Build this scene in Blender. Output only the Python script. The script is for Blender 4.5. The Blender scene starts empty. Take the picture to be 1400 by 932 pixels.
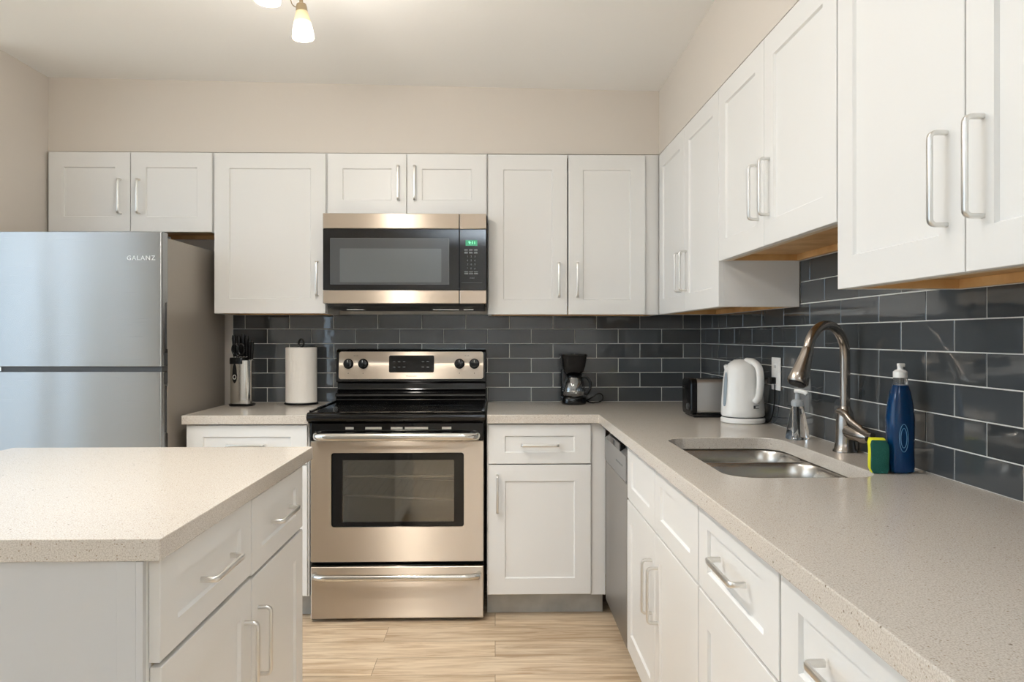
import bpy, bmesh, math, random
from mathutils import Vector, Matrix
random.seed(7)
C = bpy.context.scene.collection
PI = math.pi

# ------------------------------------------------------------------ camera, light, exposure
TH = math.atan(23/1011)
cam_d = bpy.data.cameras.new('camera'); cam = bpy.data.objects.new('camera', cam_d); C.objects.link(cam)
cam.location = (0, 0, 1.233); cam.rotation_euler = (PI/2, 0, -TH)
cam_d.sensor_width = 36; cam_d.lens = 1011/1400*36; cam_d.shift_y = -6/1400; cam_d.clip_start = 0.02
bpy.context.scene.camera = cam

scn = bpy.context.scene
scn.view_settings.view_transform = 'Standard'; scn.view_settings.look = 'None'
scn.view_settings.exposure = -0.12; scn.view_settings.gamma = 1.0
scn.view_settings.use_curve_mapping = False
scn.cycles.use_denoising = True
scn.cycles.max_bounces = 12; scn.cycles.diffuse_bounces = 6; scn.cycles.glossy_bounces = 6
scn.cycles.transmission_bounces = 10; scn.cycles.transparent_max_bounces = 12
scn.cycles.sample_clamp_indirect = 6.0; scn.cycles.caustics_refractive = False
scn.cycles.blur_glossy = 0.5

SKY = 3.4          # brightness of the daylight outside
UP_FILL = 470.0    # watts of each added upward fill lamp outside the view
CEIL_FILL = 4.0       # watts of the added ceiling fill over the aisle
LAMP = 19.0        # watts per ceiling lamp head
world = bpy.data.worlds.new('daylight'); scn.world = world; world.use_nodes = True
wn = world.node_tree.nodes; wl = world.node_tree.links; wn.clear()
wo = wn.new('ShaderNodeOutputWorld'); wb = wn.new('ShaderNodeBackground'); wb.inputs['Strength'].default_value = SKY
tc = wn.new('ShaderNodeTexCoord'); sx = wn.new('ShaderNodeSeparateXYZ'); rp = wn.new('ShaderNodeValToRGB')
mp = wn.new('ShaderNodeMapRange'); mp.inputs[1].default_value = -1; mp.inputs[2].default_value = 1
wl.new(tc.outputs['Generated'], sx.inputs[0]); wl.new(sx.outputs['Z'], mp.inputs[0]); wl.new(mp.outputs[0], rp.inputs[0])
wl.new(rp.outputs[0], wb.inputs[0]); wl.new(wb.outputs[0], wo.inputs[0])
cr = rp.color_ramp; cr.elements[0].position = 0.0; cr.elements[0].color = (.62, .68, .72, 1)
cr.elements[1].position = 1.0; cr.elements[1].color = (.62, .80, 1.0, 1)
e = cr.elements.new(.47); e.color = (.60, .68, .70, 1)
e = cr.elements.new(.52); e.color = (.60, .80, 1.0, 1)

# the open room: kitchen at +Y, living area to the left and behind the camera
XL, XR, XF, YB, YF = -2.12, 1.08, -5.2, 3.84, -3.2      # kitchen left wall, right wall, far left wall, back, front
def portal(name, loc, rot, sx_, sy_):
    d = bpy.data.lights.new(name, 'AREA'); d.shape = 'RECTANGLE'; d.size = sx_; d.size_y = sy_
    d.cycles.is_portal = True
    o = bpy.data.objects.new(name, d); C.objects.link(o); o.location = loc; o.rotation_euler = rot
portal('window_portal_left', (XF-.02, .2, 1.25), (0, -PI/2, 0), 2.3, 6.0)
portal('window_portal_front', (-2.465, YF-.02, 1.22), (PI/2, 0, 0), .17, 1.86)

# ------------------------------------------------------------------ materials
def lin(c):
    return tuple(((v/255)/12.92 if v/255 <= .04045 else ((v/255+.055)/1.055)**2.4) for v in c)
def mat(name, rgb, rough=.5, metal=0.0, **kw):
    m = bpy.data.materials.new(name); m.use_nodes = True
    b = m.node_tree.nodes['Principled BSDF']
    b.inputs['Base Color'].default_value = (*lin(rgb), 1); b.inputs['Roughness'].default_value = rough
    b.inputs['Metallic'].default_value = metal
    for k, v in kw.items():
        k = k.replace('_', ' ')
        b.inputs[k].default_value = v
    return m
def N(m, t): return m.node_tree.nodes.new(t)
def L(m, a, b): m.node_tree.links.new(a, b)
def bsdf(m): return m.node_tree.nodes['Principled BSDF']
def coords(m, scale=(1, 1, 1)):
    t = N(m, 'ShaderNodeTexCoord'); p = N(m, 'ShaderNodeMapping'); p.inputs['Scale'].default_value = scale
    L(m, t.outputs['Object'], p.inputs[0]); return p.outputs[0]
def bump(m, scale, strength, dist=.001, stretch=(1, 1, 1), detail=2):
    n = N(m, 'ShaderNodeTexNoise'); n.inputs['Scale'].default_value = scale; n.inputs['Detail'].default_value = detail
    L(m, coords(m, stretch), n.inputs['Vector'])
    b = N(m, 'ShaderNodeBump'); b.inputs['Strength'].default_value = strength; b.inputs['Distance'].default_value = dist
    L(m, n.outputs[0], b.inputs['Height']); L(m, b.outputs[0], bsdf(m).inputs['Normal'])
def vary(m, rgb1, rgb2, scale, stretch=(1, 1, 1), detail=3, lo=.35, hi=.65):
    n = N(m, 'ShaderNodeTexNoise'); n.inputs['Scale'].default_value = scale; n.inputs['Detail'].default_value = detail
    L(m, coords(m, stretch), n.inputs['Vector'])
    r = N(m, 'ShaderNodeValToRGB'); r.color_ramp.elements[0].position = lo; r.color_ramp.elements[1].position = hi
    r.color_ramp.elements[0].color = (*lin(rgb1), 1); r.color_ramp.elements[1].color = (*lin(rgb2), 1)
    L(m, n.outputs[0], r.inputs[0]); L(m, r.outputs[0], bsdf(m).inputs['Base Color']); return r

M = {}
M['wall'] = mat('greige_wall_paint', (212, 205, 197), .75); bump(M['wall'], 60, .15, .002)
M['offwhite'] = mat('living_area_white_paint', (240, 241, 242), .8)
M['ceiling'] = mat('ceiling_paint', (241, 241, 240), .85); bump(M['ceiling'], 45, .2, .002)
M['white'] = mat('white_cabinet_lacquer', (229, 229, 228), .38); bump(M['white'], 25, .04, .001)
M['edge'] = mat('cream_cabinet_frame', (214, 200, 178), .5)
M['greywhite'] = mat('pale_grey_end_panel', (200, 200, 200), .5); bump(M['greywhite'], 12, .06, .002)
M['pine'] = mat('pine_underside', (205, 165, 110), .5)
vary(M['pine'], (190, 146, 92), (220, 182, 128), 9, (1, 1, 1))
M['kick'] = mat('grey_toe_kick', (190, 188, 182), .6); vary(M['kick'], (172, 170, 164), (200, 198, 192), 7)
M['nickel'] = mat('satin_nickel', (226, 225, 222), .3, 1.0)
M['champagne'] = mat('champagne_metal', (150, 134, 108), .35, .8)
M['toaster'] = mat('toaster_steel', (190, 190, 190), .38, .9)
M['black'] = mat('black_plastic', (12, 12, 13), .25, Specular_IOR_Level=.3)
M['blackgloss'] = mat('black_enamel', (7, 7, 8), .08, Specular_IOR_Level=.4)
M['blackmatte'] = mat('black_matte', (20, 20, 20), .7)
M['darkgrey'] = mat('dark_grey_plastic', (58, 60, 62), .4)
M['whiteplastic'] = mat('white_plastic', (238, 238, 236), .22)
M['paper'] = mat('paper_towel', (240, 236, 230), .95); bump(M['paper'], 160, .5, .002)
M['grout'] = mat('white_grout', (214, 214, 210), .9)

def steel(name, rgb, rough=.26, aniso=1.0, rot=0.0, stretch=(4, 4, 900)):
    m = mat(name, rgb, rough, 1.0); b = bsdf(m)
    b.inputs['Anisotropic'].default_value = aniso; b.inputs['Anisotropic Rotation'].default_value = rot
    t = N(m, 'ShaderNodeTangent'); t.direction_type = 'RADIAL'; t.axis = 'Z'; L(m, t.outputs[0], b.inputs['Tangent'])
    n = N(m, 'ShaderNodeTexNoise'); n.inputs['Scale'].default_value = 1; n.inputs['Detail'].default_value = 4
    L(m, coords(m, stretch), n.inputs['Vector'])
    r = N(m, 'ShaderNodeMapRange'); r.inputs[3].default_value = rough-.01; r.inputs[4].default_value = rough+.01
    L(m, n.outputs[0], r.inputs[0]); L(m, r.outputs[0], b.inputs['Roughness'])
    return m
M['steel'] = steel('brushed_steel', (206, 194, 180), .39, rot=.25)
M['steel_fridge'] = steel('fridge_steel', (160, 162, 164), .27, rot=.25)
M['steel_dark'] = steel('dishwasher_steel', (158, 154, 150), .3, rot=.25)
M['steel_sink'] = mat('satin_sink_steel', (182, 178, 172), .27, 1.0)
M['chrome'] = mat('polished_chrome', (215, 213, 208), .12, 1.0)
M['faucet'] = mat('brushed_nickel_faucet', (158, 150, 142), .24, 1.0)
M['fridge_side'] = mat('grey_fridge_paint', (150, 143, 134), .38, .2); bump(M['fridge_side'], 220, .12, .001)
M['yellow'] = mat('yellow_sponge', (228, 226, 40), .95); bump(M['yellow'], 300, .6, .002)
M['green'] = mat('green_scourer', (10, 74, 64), .95); bump(M['green'], 400, .6, .002)
M['ink'] = mat('grey_lettering', (70, 66, 60), .5)
M['silverink'] = mat('silver_lettering', (225, 225, 222), .3, .6)
M['keys'] = mat('grey_key_print', (120, 124, 124), .5)
M['cooktop_ring'] = mat('cooktop_print', (30, 30, 31), .2)
M['led'] = mat('green_display', (20, 60, 40), .3)
bsdf(M['led']).inputs['Emission Color'].default_value = (.05, .42, .2, 1); bsdf(M['led']).inputs['Emission Strength'].default_value = .8
M['leddigit'] = mat('green_digits', (120, 255, 190), .3)
bsdf(M['leddigit']).inputs['Emission Color'].default_value = (.35, 1, .6, 1); bsdf(M['leddigit']).inputs['Emission Strength'].default_value = 1.0

def glass(name, tint=(1, 1, 1), rough=0.0, ior=1.45):
    m = mat(name, (255, 255, 255), rough, 0, IOR=ior); bsdf(m).inputs['Transmission Weight'].default_value = 1
    bsdf(m).inputs['Base Color'].default_value = (*tint, 1); return m
M['clear'] = glass('clear_plastic', (.97, .98, 1), .02, 1.3)
M['soapwater'] = glass('clear_soap', (.93, .96, 1), 0, 1.2)
M['bluesoap'] = mat('blue_dish_soap', (0, 46, 88), .08, Specular_IOR_Level=.35); bsdf(M['bluesoap']).inputs['Transmission Weight'].default_value = .1
M['waterwindow'] = mat('kettle_water_window', (150, 162, 172), .1)

m = M['curtain'] = mat('sheer_curtain', (240, 240, 238), .9)
tl = N(m, 'ShaderNodeBsdfTranslucent'); tl.inputs[0].default_value = (.75, .78, .8, 1); mx_ = N(m, 'ShaderNodeMixShader'); mx_.inputs[0].default_value = .5
L(m, bsdf(m).outputs[0], mx_.inputs[1]); L(m, tl.outputs[0], mx_.inputs[2]); L(m, mx_.outputs[0], m.node_tree.nodes['Material Output'].inputs[0])
def tinted(name, tint, refl, rough=.04):
    m = bpy.data.materials.new(name); m.use_nodes = True; nt = m.node_tree; nt.nodes.clear()
    o = nt.nodes.new('ShaderNodeOutputMaterial'); t = nt.nodes.new('ShaderNodeBsdfTransparent'); t.inputs[0].default_value = (*tint, 1)
    g = nt.nodes.new('ShaderNodeBsdfGlossy'); g.inputs['Roughness'].default_value = rough; g.inputs[0].default_value = (1, 1, 1, 1)
    x = nt.nodes.new('ShaderNodeMixShader'); x.inputs[0].default_value = refl
    nt.links.new(t.outputs[0], x.inputs[1]); nt.links.new(g.outputs[0], x.inputs[2]); nt.links.new(x.outputs[0], o.inputs[0]); return m
M['ovenglass'] = tinted('oven_window_glass', (.66, .66, .62), .14, .05)
M['carafe'] = tinted('carafe_glass', (.75, .77, .78), .22, .02)
M['mwwindow'] = mat('microwave_mesh_window', (104, 108, 110), .16, .3)  # mesh grey, lightened so the base colour carries the reflected daylight
M['mwglass'] = mat('microwave_black_glass', (14, 14, 15), .06)
M['ovencavity'] = mat('oven_cavity_enamel', (158, 154, 136), .5)

# lamp shade: frosted glass lit by its bulb
m = M['shade'] = mat('frosted_lamp_glass', (190, 172, 140), .5)
g = N(m, 'ShaderNodeTexCoord'); s_ = N(m, 'ShaderNodeSeparateXYZ'); r_ = N(m, 'ShaderNodeValToRGB')
mr = N(m, 'ShaderNodeMapRange'); mr.inputs[1].default_value = -.085; mr.inputs[2].default_value = 0
L(m, g.outputs['Object'], s_.inputs[0]); L(m, s_.outputs['Z'], mr.inputs[0]); L(m, mr.outputs[0], r_.inputs[0])
r_.color_ramp.elements[0].color = (5, 4.6, 3.8, 1); r_.color_ramp.elements[0].position = .30
r_.color_ramp.elements[1].color = (.30, .20, .08, 1); r_.color_ramp.elements[1].position = .95
e = r_.color_ramp.elements.new(.62); e.color = (.75, .58, .30, 1)
L(m, r_.outputs[0], bsdf(m).inputs['Emission Color']); bsdf(m).inputs['Emission Strength'].default_value = 1
M['bulb'] = mat('bulb_glow', (255, 250, 240), .5)
bsdf(M['bulb']).inputs['Emission Color'].default_value = (1, .85, .6, 1); bsdf(M['bulb']).inputs['Emission Strength'].default_value = 12

# quartz with fine flecks
def quartz(name, base, warm):
    m = mat(name, base, .16); b = bsdf(m); co = coords(m)
    v = N(m, 'ShaderNodeTexVoronoi'); v.inputs['Scale'].default_value = 260; L(m, co, v.inputs['Vector'])
    bw = N(m, 'ShaderNodeSeparateColor'); L(m, v.outputs['Color'], bw.inputs[0])
    lt = N(m, 'ShaderNodeMath'); lt.operation = 'LESS_THAN'; lt.inputs[1].default_value = .34; L(m, v.outputs['Distance'], lt.inputs[0])
    gt = N(m, 'ShaderNodeMath'); gt.operation = 'GREATER_THAN'; gt.inputs[1].default_value = .74; L(m, bw.outputs[0], gt.inputs[0])
    mu = N(m, 'ShaderNodeMath'); mu.operation = 'MULTIPLY'; L(m, lt.outputs[0], mu.inputs[0]); L(m, gt.outputs[0], mu.inputs[1])
    fc = N(m, 'ShaderNodeValToRGB'); fc.color_ramp.elements[0].color = (*lin((158, 142, 124)), 1); fc.color_ramp.elements[1].color = (*lin((214, 210, 204)), 1)
    L(m, bw.outputs[1], fc.inputs[0])
    n = N(m, 'ShaderNodeTexNoise'); n.inputs['Scale'].default_value = 420; n.inputs['Detail'].default_value = 2; L(m, co, n.inputs['Vector'])
    br = N(m, 'ShaderNodeValToRGB'); br.color_ramp.elements[0].position = .36; br.color_ramp.elements[1].position = .58
    br.color_ramp.elements[0].color = (*lin(warm), 1); br.color_ramp.elements[1].color = (*lin(base), 1)
    L(m, n.outputs[0], br.inputs[0])
    mx = N(m, 'ShaderNodeMix'); mx.data_type = 'RGBA'; L(m, mu.outputs[0], mx.inputs[0]); L(m, br.outputs[0], mx.inputs[6]); L(m, fc.outputs[0], mx.inputs[7])
    # rare larger dark flecks
    v2 = N(m, 'ShaderNodeTexVoronoi'); v2.inputs['Scale'].default_value = 60; L(m, co, v2.inputs['Vector'])
    b2 = N(m, 'ShaderNodeSeparateColor'); L(m, v2.outputs['Color'], b2.inputs[0])
    l2 = N(m, 'ShaderNodeMath'); l2.operation = 'LESS_THAN'; l2.inputs[1].default_value = .11; L(m, v2.outputs['Distance'], l2.inputs[0])
    g2 = N(m, 'ShaderNodeMath'); g2.operation = 'GREATER_THAN'; g2.inputs[1].default_value = .93; L(m, b2.outputs[0], g2.inputs[0])
    m2 = N(m, 'ShaderNodeMath'); m2.operation = 'MULTIPLY'; L(m, l2.outputs[0], m2.inputs[0]); L(m, g2.outputs[0], m2.inputs[1])
    mx2 = N(m, 'ShaderNodeMix'); mx2.data_type = 'RGBA'; L(m, m2.outputs[0], mx2.inputs[0]); L(m, mx.outputs[2], mx2.inputs[6])
    mx2.inputs[7].default_value = (*lin((128, 116, 104)), 1)
    L(m, mx2.outputs[2], b.inputs['Base Color']); return m
M['quartz'] = quartz('quartz_worktop', (211, 204, 195), (186, 177, 166))

# glossy tiles, colour varies from tile to tile, faint ripples in the glaze
m = M['tile'] = mat('dark_glazed_tile', (62, 66, 70), .035)
gi = N(m, 'ShaderNodeNewGeometry'); rr = N(m, 'ShaderNodeValToRGB')
rr.color_ramp.elements[0].color = (*lin((57, 60, 62)), 1); rr.color_ramp.elements[1].color = (*lin((78, 82, 85)), 1)
L(m, gi.outputs['Random Per Island'], rr.inputs[0]); L(m, rr.outputs[0], bsdf(m).inputs['Base Color'])
bump(m, 14, .22, .002, detail=1)
bsdf(m).inputs['IOR'].default_value = 1.6

# vinyl plank floor, boards along X
m = M['floor'] = mat('oak_plank_floor', (205, 182, 152), .36); b = bsdf(m)
bk = N(m, 'ShaderNodeTexBrick'); bk.inputs['Scale'].default_value = 1; bk.inputs['Brick Width'].default_value = 1.22; bk.inputs['Row Height'].default_value = .15
bk.inputs['Mortar Size'].default_value = .0012; bk.inputs['Mortar Smooth'].default_value = .2; bk.offset = .37; bk.inputs['Bias'].default_value = 0
bk.inputs['Color1'].default_value = (0, 0, 0, 1); bk.inputs['Color2'].default_value = (1, 1, 1, 1); bk.inputs['Mortar'].default_value = (.5, .5, .5, 1)
co = coords(m); L(m, co, bk.inputs['Vector'])
off = N(m, 'ShaderNodeVectorMath'); off.operation = 'MULTIPLY_ADD'
L(m, bk.outputs['Color'], off.inputs[0]); off.inputs[1].default_value = (7, 13, 5); L(m, co, off.inputs[2])
mp2 = N(m, 'ShaderNodeMapping'); mp2.inputs['Scale'].default_value = (2.4, 27, 1); L(m, off.outputs[0], mp2.inputs[0])
ng = N(m, 'ShaderNodeTexNoise'); ng.inputs['Scale'].default_value = 1.3; ng.inputs['Detail'].default_value = 7; ng.inputs['Roughness'].default_value = .62
ng.inputs['Distortion'].default_value = .8; L(m, mp2.outputs[0], ng.inputs['Vector'])
gr = N(m, 'ShaderNodeValToRGB'); gr.color_ramp.elements[0].position = .34; gr.color_ramp.elements[1].position = .6
gr.color_ramp.elements[0].color = (*lin((186, 156, 122)), 1); gr.color_ramp.elements[1].color = (*lin((232, 212, 184)), 1)
L(m, ng.outputs[0], gr.inputs[0])
tone = N(m, 'ShaderNodeMix'); tone.data_type = 'RGBA'; tone.blend_type = 'MULTIPLY'; tone.inputs[0].default_value = 1
tr = N(m, 'ShaderNodeValToRGB'); tr.color_ramp.elements[0].color = (.86, .85, .84, 1); tr.color_ramp.elements[1].color = (1, 1, 1, 1)
L(m, bk.outputs['Color'], tr.inputs[0]); L(m, gr.outputs[0], tone.inputs[6]); L(m, tr.outputs[0], tone.inputs[7])
seam = N(m, 'ShaderNodeMix'); seam.data_type = 'RGBA'; seam.inputs[7].default_value = (*lin((140, 116, 90)), 1)
L(m, bk.outputs['Fac'], seam.inputs[0]); L(m, tone.outputs[2], seam.inputs[6]); L(m, seam.outputs[2], b.inputs['Base Color'])

# ------------------------------------------------------------------ geometry helpers
def box(bm, x0, x1, y0, y1, z0, z1, bev=0.0, seg=2, mi=0):
    vs = [bm.verts.new(p) for p in ((x0, y0, z0), (x1, y0, z0), (x1, y1, z0), (x0, y1, z0), (x0, y0, z1), (x1, y0, z1), (x1, y1, z1), (x0, y1, z1))]
    fs = [bm.faces.new([vs[i] for i in f]) for f in ((3, 2, 1, 0), (4, 5, 6, 7), (0, 1, 5, 4), (1, 2, 6, 5), (2, 3, 7, 6), (3, 0, 4, 7))]
    for f in fs: f.material_index = mi
    if bev:
        es = set(e for f in fs for e in f.edges)
        r = bmesh.ops.bevel(bm, geom=list(es), offset=bev, segments=seg, affect='EDGES', profile=.5)
        for f in r['faces']: f.material_index = mi
    return vs
def rbox_bm(*a, **k):
    bm = bmesh.new(); box(bm, *a, **k); return bm
def rrect(x0, x1, y0, y1, r, n=6):
    """rounded rectangle, counter-clockwise"""
    pts = []
    for cx, cy, a0 in ((x1-r, y1-r, 0), (x0+r, y1-r, PI/2), (x0+r, y0+r, PI), (x1-r, y0+r, 1.5*PI)):
        for i in range(n+1):
            a = a0+i*PI/2/n; pts.append((cx+r*math.cos(a), cy+r*math.sin(a)))
    return pts
def loft(bm, loops, cap0=True, cap1=True, closed=True, mi=0):
    rows = [[bm.verts.new(p) for p in lp] for lp in loops]
    n = len(rows[0]); fs = []
    for a, b2 in zip(rows, rows[1:]):
        for i in range(n if closed else n-1):
            j = (i+1) % n; fs.append(bm.faces.new((a[i], a[j], b2[j], b2[i])))
    if cap0: fs.append(bm.faces.new(rows[0][::-1]))
    if cap1: fs.append(bm.faces.new(rows[-1]))
    for f in fs: f.material_index = mi
    return rows
def lathe(bm, prof, n=32, cx=0, cy=0, sx=1, sy=1, cap0=False, cap1=False):
    """prof = [(r, z)]; r=0 ends are closed by tiny rings"""
    loops = [[(cx+max(r, 1e-4)*sx*math.cos(2*PI*i/n), cy+max(r, 1e-4)*sy*math.sin(2*PI*i/n), z) for i in range(n)] for r, z in prof]
    loft(bm, loops, cap0, cap1)
def frames(path):
    P = [Vector(p) for p in path]; T = []
    for i in range(len(P)):
        a = P[max(i-1, 0)]; b2 = P[min(i+1, len(P)-1)]; T.append((b2-a).normalized())
    up = Vector((0, 0, 1)) if abs(T[0].z) < .9 else Vector((1, 0, 0))
    nrm = (up-T[0]*up.dot(T[0])).normalized(); out = []
    for i, t in enumerate(T):
        nrm = (nrm-t*nrm.dot(t)).normalized(); out.append((P[i], t, nrm, t.cross(nrm)))
    return out
def tube(bm, path, r, n=10, ry=None, caps=True):
    rr_ = r if isinstance(r, (list, tuple)) else [r]*len(path)
    loops = []
    for (p, t, a, b2), q in zip(frames(path), rr_):
        qy = q if ry is None else ry
        loops.append([tuple(p+a*q*math.cos(2*PI*i/n)+b2*qy*math.sin(2*PI*i/n)) for i in range(n)])
    loft(bm, loops, caps, caps)
def smooth_path(pts, sub=6):
    """Catmull-Rom through the points"""
    P = [Vector(p) for p in pts]; P = [P[0]*2-P[1]]+P+[P[-1]*2-P[-2]]; out = []
    for i in range(1, len(P)-2):
        for k in range(sub):
            t = k/sub; a, b2, c, d = P[i-1], P[i], P[i+1], P[i+2]
            out.append(.5*((2*b2)+(c-a)*t+(2*a-5*b2+4*c-d)*t*t+(3*b2-a-3*c+d)*t**3))
    out.append(P[-2]); return [tuple(p) for p in out]
def extrude_x(bm, prof, x0, x1):
    """prof = [(y, z)] closed outline, extruded along X"""
    a = [bm.verts.new((x0, y, z)) for y, z in prof]; b2 = [bm.verts.new((x1, y, z)) for y, z in prof]; n = len(prof)
    for i in range(n): bm.faces.new((a[i], a[(i+1) % n], b2[(i+1) % n], b2[i]))
    bm.faces.new(a[::-1]); bm.faces.new(b2)
def xform(bm, mtx): bmesh.ops.transform(bm, matrix=mtx, verts=bm.verts)
def obj(name, bm, mats, parent=None, smooth=False, bevel=0.0):
    bmesh.ops.recalc_face_normals(bm, faces=bm.faces)
    me = bpy.data.meshes.new(name); bm.to_mesh(me); bm.free()
    for mm in (mats if isinstance(mats, (list, tuple)) else [mats]): me.materials.append(mm)
    if smooth:
        for p in me.polygons: p.use_smooth = True
        me.set_sharp_from_angle(angle=math.radians(38))
    o = bpy.data.objects.new(name, me); C.objects.link(o)
    if parent: o.parent = parent
    if bevel:
        b2 = o.modifiers.new('bevel', 'BEVEL'); b2.width = bevel; b2.segments = 2; b2.limit_method = 'ANGLE'; b2.angle_limit = math.radians(40)
    return o
def tag(o, label, cat, group=None):
    o['label'] = label; o['category'] = cat
    if group: o['group'] = group
    return o
def thing(name, label, cat, loc=(0, 0, 0), rz=0, group=None):
    o = bpy.data.objects.new(name, None); C.objects.link(o); o.location = loc; o.rotation_euler = (0, 0, rz); o.empty_display_size = .1
    return tag(o, label, cat, group)
def struct(name, bm, m, **k):
    o = obj(name, bm, m, **k); o['kind'] = 'structure'; return o
def text(name, s, size, m, parent, loc, rot=(PI/2, 0, 0), ext=.0003, spacing=1.0, join=None):
    cu = bpy.data.curves.new(name, 'FONT'); cu.body = s; cu.size = size; cu.extrude = ext; cu.align_x = 'CENTER'; cu.align_y = 'CENTER'; cu.space_character = spacing
    cu.resolution_u = 2
    t = bpy.data.objects.new(name, cu); C.objects.link(t)
    me = bpy.data.meshes.new_from_object(t.evaluated_get(bpy.context.evaluated_depsgraph_get()))
    bpy.data.objects.remove(t); me.name = name; me.materials.clear(); me.materials.append(m)
    o = bpy.data.objects.new(name, me); C.objects.link(o); o.location = loc; o.rotation_euler = rot
    if parent: o.parent = parent
    return o

# ------------------------------------------------------------------ room shell
struct('floor', rbox_bm(XF-.2, XR+.2, YF-.2, YB+.2, -.1, 0), M['floor'])
# ceiling dips slightly towards the back right corner
bm = bmesh.new(); nx, ny = 24, 24; gv = []
def ceil_z(x, y):
    c1 = min(max((x+2.12)/2.9, 0), 1); c2 = min(max((y-2.2)/1.34, 0), 1); return 2.463-.046*c1*c2
for i in range(nx+1):
    row = []
    for j in range(ny+1):
        x = XF-.2+(XR+.4-XF)*i/nx; y = YF-.2+(YB+.4-YF)*j/ny
        row.append(bm.verts.new((x, y, ceil_z(x, y))))
    gv.append(row)
for i in range(nx):
    for j in range(ny): bm.faces.new((gv[i][j], gv[i][j+1], gv[i+1][j+1], gv[i+1][j]))
r = bmesh.ops.extrude_face_region(bm, geom=list(bm.faces)); bmesh.ops.translate(bm, vec=(0, 0, .15), verts=[v for v in r['geom'] if isinstance(v, bmesh.types.BMVert)])
struct('ceiling', bm, M['ceiling'], smooth=True)
struct('wall_back', rbox_bm(XF-.2, XR+.2, YB, YB+.15, 0, 2.6), M['wall'])
struct('wall_right', rbox_bm(XR, XR+.15, YF-.2, YB, 0, 2.6), M['wall'])
struct('wall_left', rbox_bm(XL-.12, XL, 3.13, YB, 0, 2.6), M['wall'])
# far left wall with a wide patio window opening; front wall with window opening and a narrow sidelight
bm = bmesh.new()
box(bm, XF-.15, XF, YF, -2.8, 0, 2.6); box(bm, XF-.15, XF, 3.2, YB, 0, 2.6); box(bm, XF-.15, XF, -2.8, 3.2, 2.4, 2.6); box(bm, XF-.15, XF, -2.8, 3.2, 0, .1)
struct('wall_far_left', bm, M['offwhite'])
bm = bmesh.new()
box(bm, XF-.2, -2.55, YF-.15, YF, 0, 2.6); box(bm, -2.38, XR, YF-.15, YF, 0, 2.6)
box(bm, -2.55, -2.38, YF-.15, YF, 0, .30); box(bm, -2.55, -2.38, YF-.15, YF, 2.15, 2.6)
struct('wall_front', bm, M['wall'])
bm = bmesh.new()
for y in (-2.8, -1.3, .2, 1.7, 3.15): box(bm, XF-.12, XF-.04, y, y+.05, .1, 2.4, .004)
box(bm, XF-.12, XF-.04, -2.8, 3.2, .1, .15); box(bm, XF-.12, XF-.04, -2.8, 3.2, 2.35, 2.4)
struct('window_1', bm, M['white'])
bm = bmesh.new()
box(bm, -2.548, -2.53, YF-.12, YF-.04, .301, 2.149); box(bm, -2.40, -2.382, YF-.12, YF-.04, .301, 2.149); box(bm, -2.53, -2.40, YF-.12, YF-.04, .301, .33); box(bm, -2.53, -2.40, YF-.12, YF-.04, 2.12, 2.149)
struct('window_2', bm, M['white'])
def curtain(y0, y1, label):
    bm = bmesh.new(); n = 90; lo_, hi_ = [], []
    for k in range(n+1):
        y = y0+(y1-y0)*k/n; x = XF+.10+.025*math.sin(k*.62)+.008*math.sin(k*1.7)
        lo_.append((x, y, .03)); hi_.append((x, y, 2.40))
    loft(bm, [lo_, hi_], False, False, closed=False)
    return tag(obj('curtain', bm, M['curtain'], smooth=True), label, 'curtain')
curtain(-2.85, -2.25, 'white sheer curtain at the front end of the patio window')
curtain(-1.55, -1.0, 'white sheer curtain near the middle of the patio window')
# soffits above the wall cabinets
SB, SR, ZT = 3.558, .792, 2.112
struct('wall_soffit_back', rbox_bm(XL, XR, SB, YB, ZT, 2.6), M['wall'])
struct('wall_soffit_right', rbox_bm(SR, XR, -.8, SB, ZT, 2.6), M['wall'])

# ------------------------------------------------------------------ tiles
TZ, TW, THT, G = .895, .2265, .0755, .003
def tiles(rects, axis, phase):
    """rects: (u0,u1,z0,z1) regions; axis 'x' back wall, 'y' right wall"""
    bm = bmesh.new()
    for (u0, u1, z0, z1) in rects:
        k = int(math.floor((z0-TZ)/THT+.1))
        while TZ+k*THT < z1-.004:
            za, zb = max(z0, TZ+k*THT), min(z1, TZ+(k+1)*THT)
            ph = phase+(0 if k % 2 else TW/2)
            i = math.floor((u0-ph)/TW)
            while ph+i*TW < u1-.003:
                ua, ub = max(u0, ph+i*TW)+G/2, min(u1, ph+(i+1)*TW)-G/2
                if ub-ua > .008:
                    t = .0085; j = [random.uniform(-.0003, .0003) for _ in range(4)]
                    bev = .0015
                    def P(u, z, d): return (u, YB-d, z) if axis == 'x' else (XR-d, u, z)
                    zl, zh = za+G/2, zb-G/2
                    back = [bm.verts.new(P(*q, .001)) for q in ((ua, zl), (ub, zl), (ub, zh), (ua, zh))]
                    mid = [bm.verts.new(P(*q, t-bev)) for q in ((ua, zl), (ub, zl), (ub, zh), (ua, zh))]
                    fr = [bm.verts.new(P(u, z, t+d)) for (u, z), d in zip(((ua+bev, zl+bev), (ub-bev, zl+bev), (ub-bev, zh-bev), (ua+bev, zh-bev)), j)]
                    for a, b2 in ((back, mid), (mid, fr)):
                        for q in range(4): bm.faces.new((a[q], a[(q+1) % 4], b2[(q+1) % 4], b2[q]))
                    bm.faces.new(fr)
                i += 1
            k += 1
    return bm
back_rects = [(-1.348, XR-.009, TZ+.001, 1.3475)]
t = thing('tile_backsplash', 'dark brown-grey glossy subway tiles on the wall behind the stove and coffee maker', 'backsplash', (0, 0, 0))
obj('tiles', tiles(back_rects, 'x', .0735), M['tile'], t)
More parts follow.
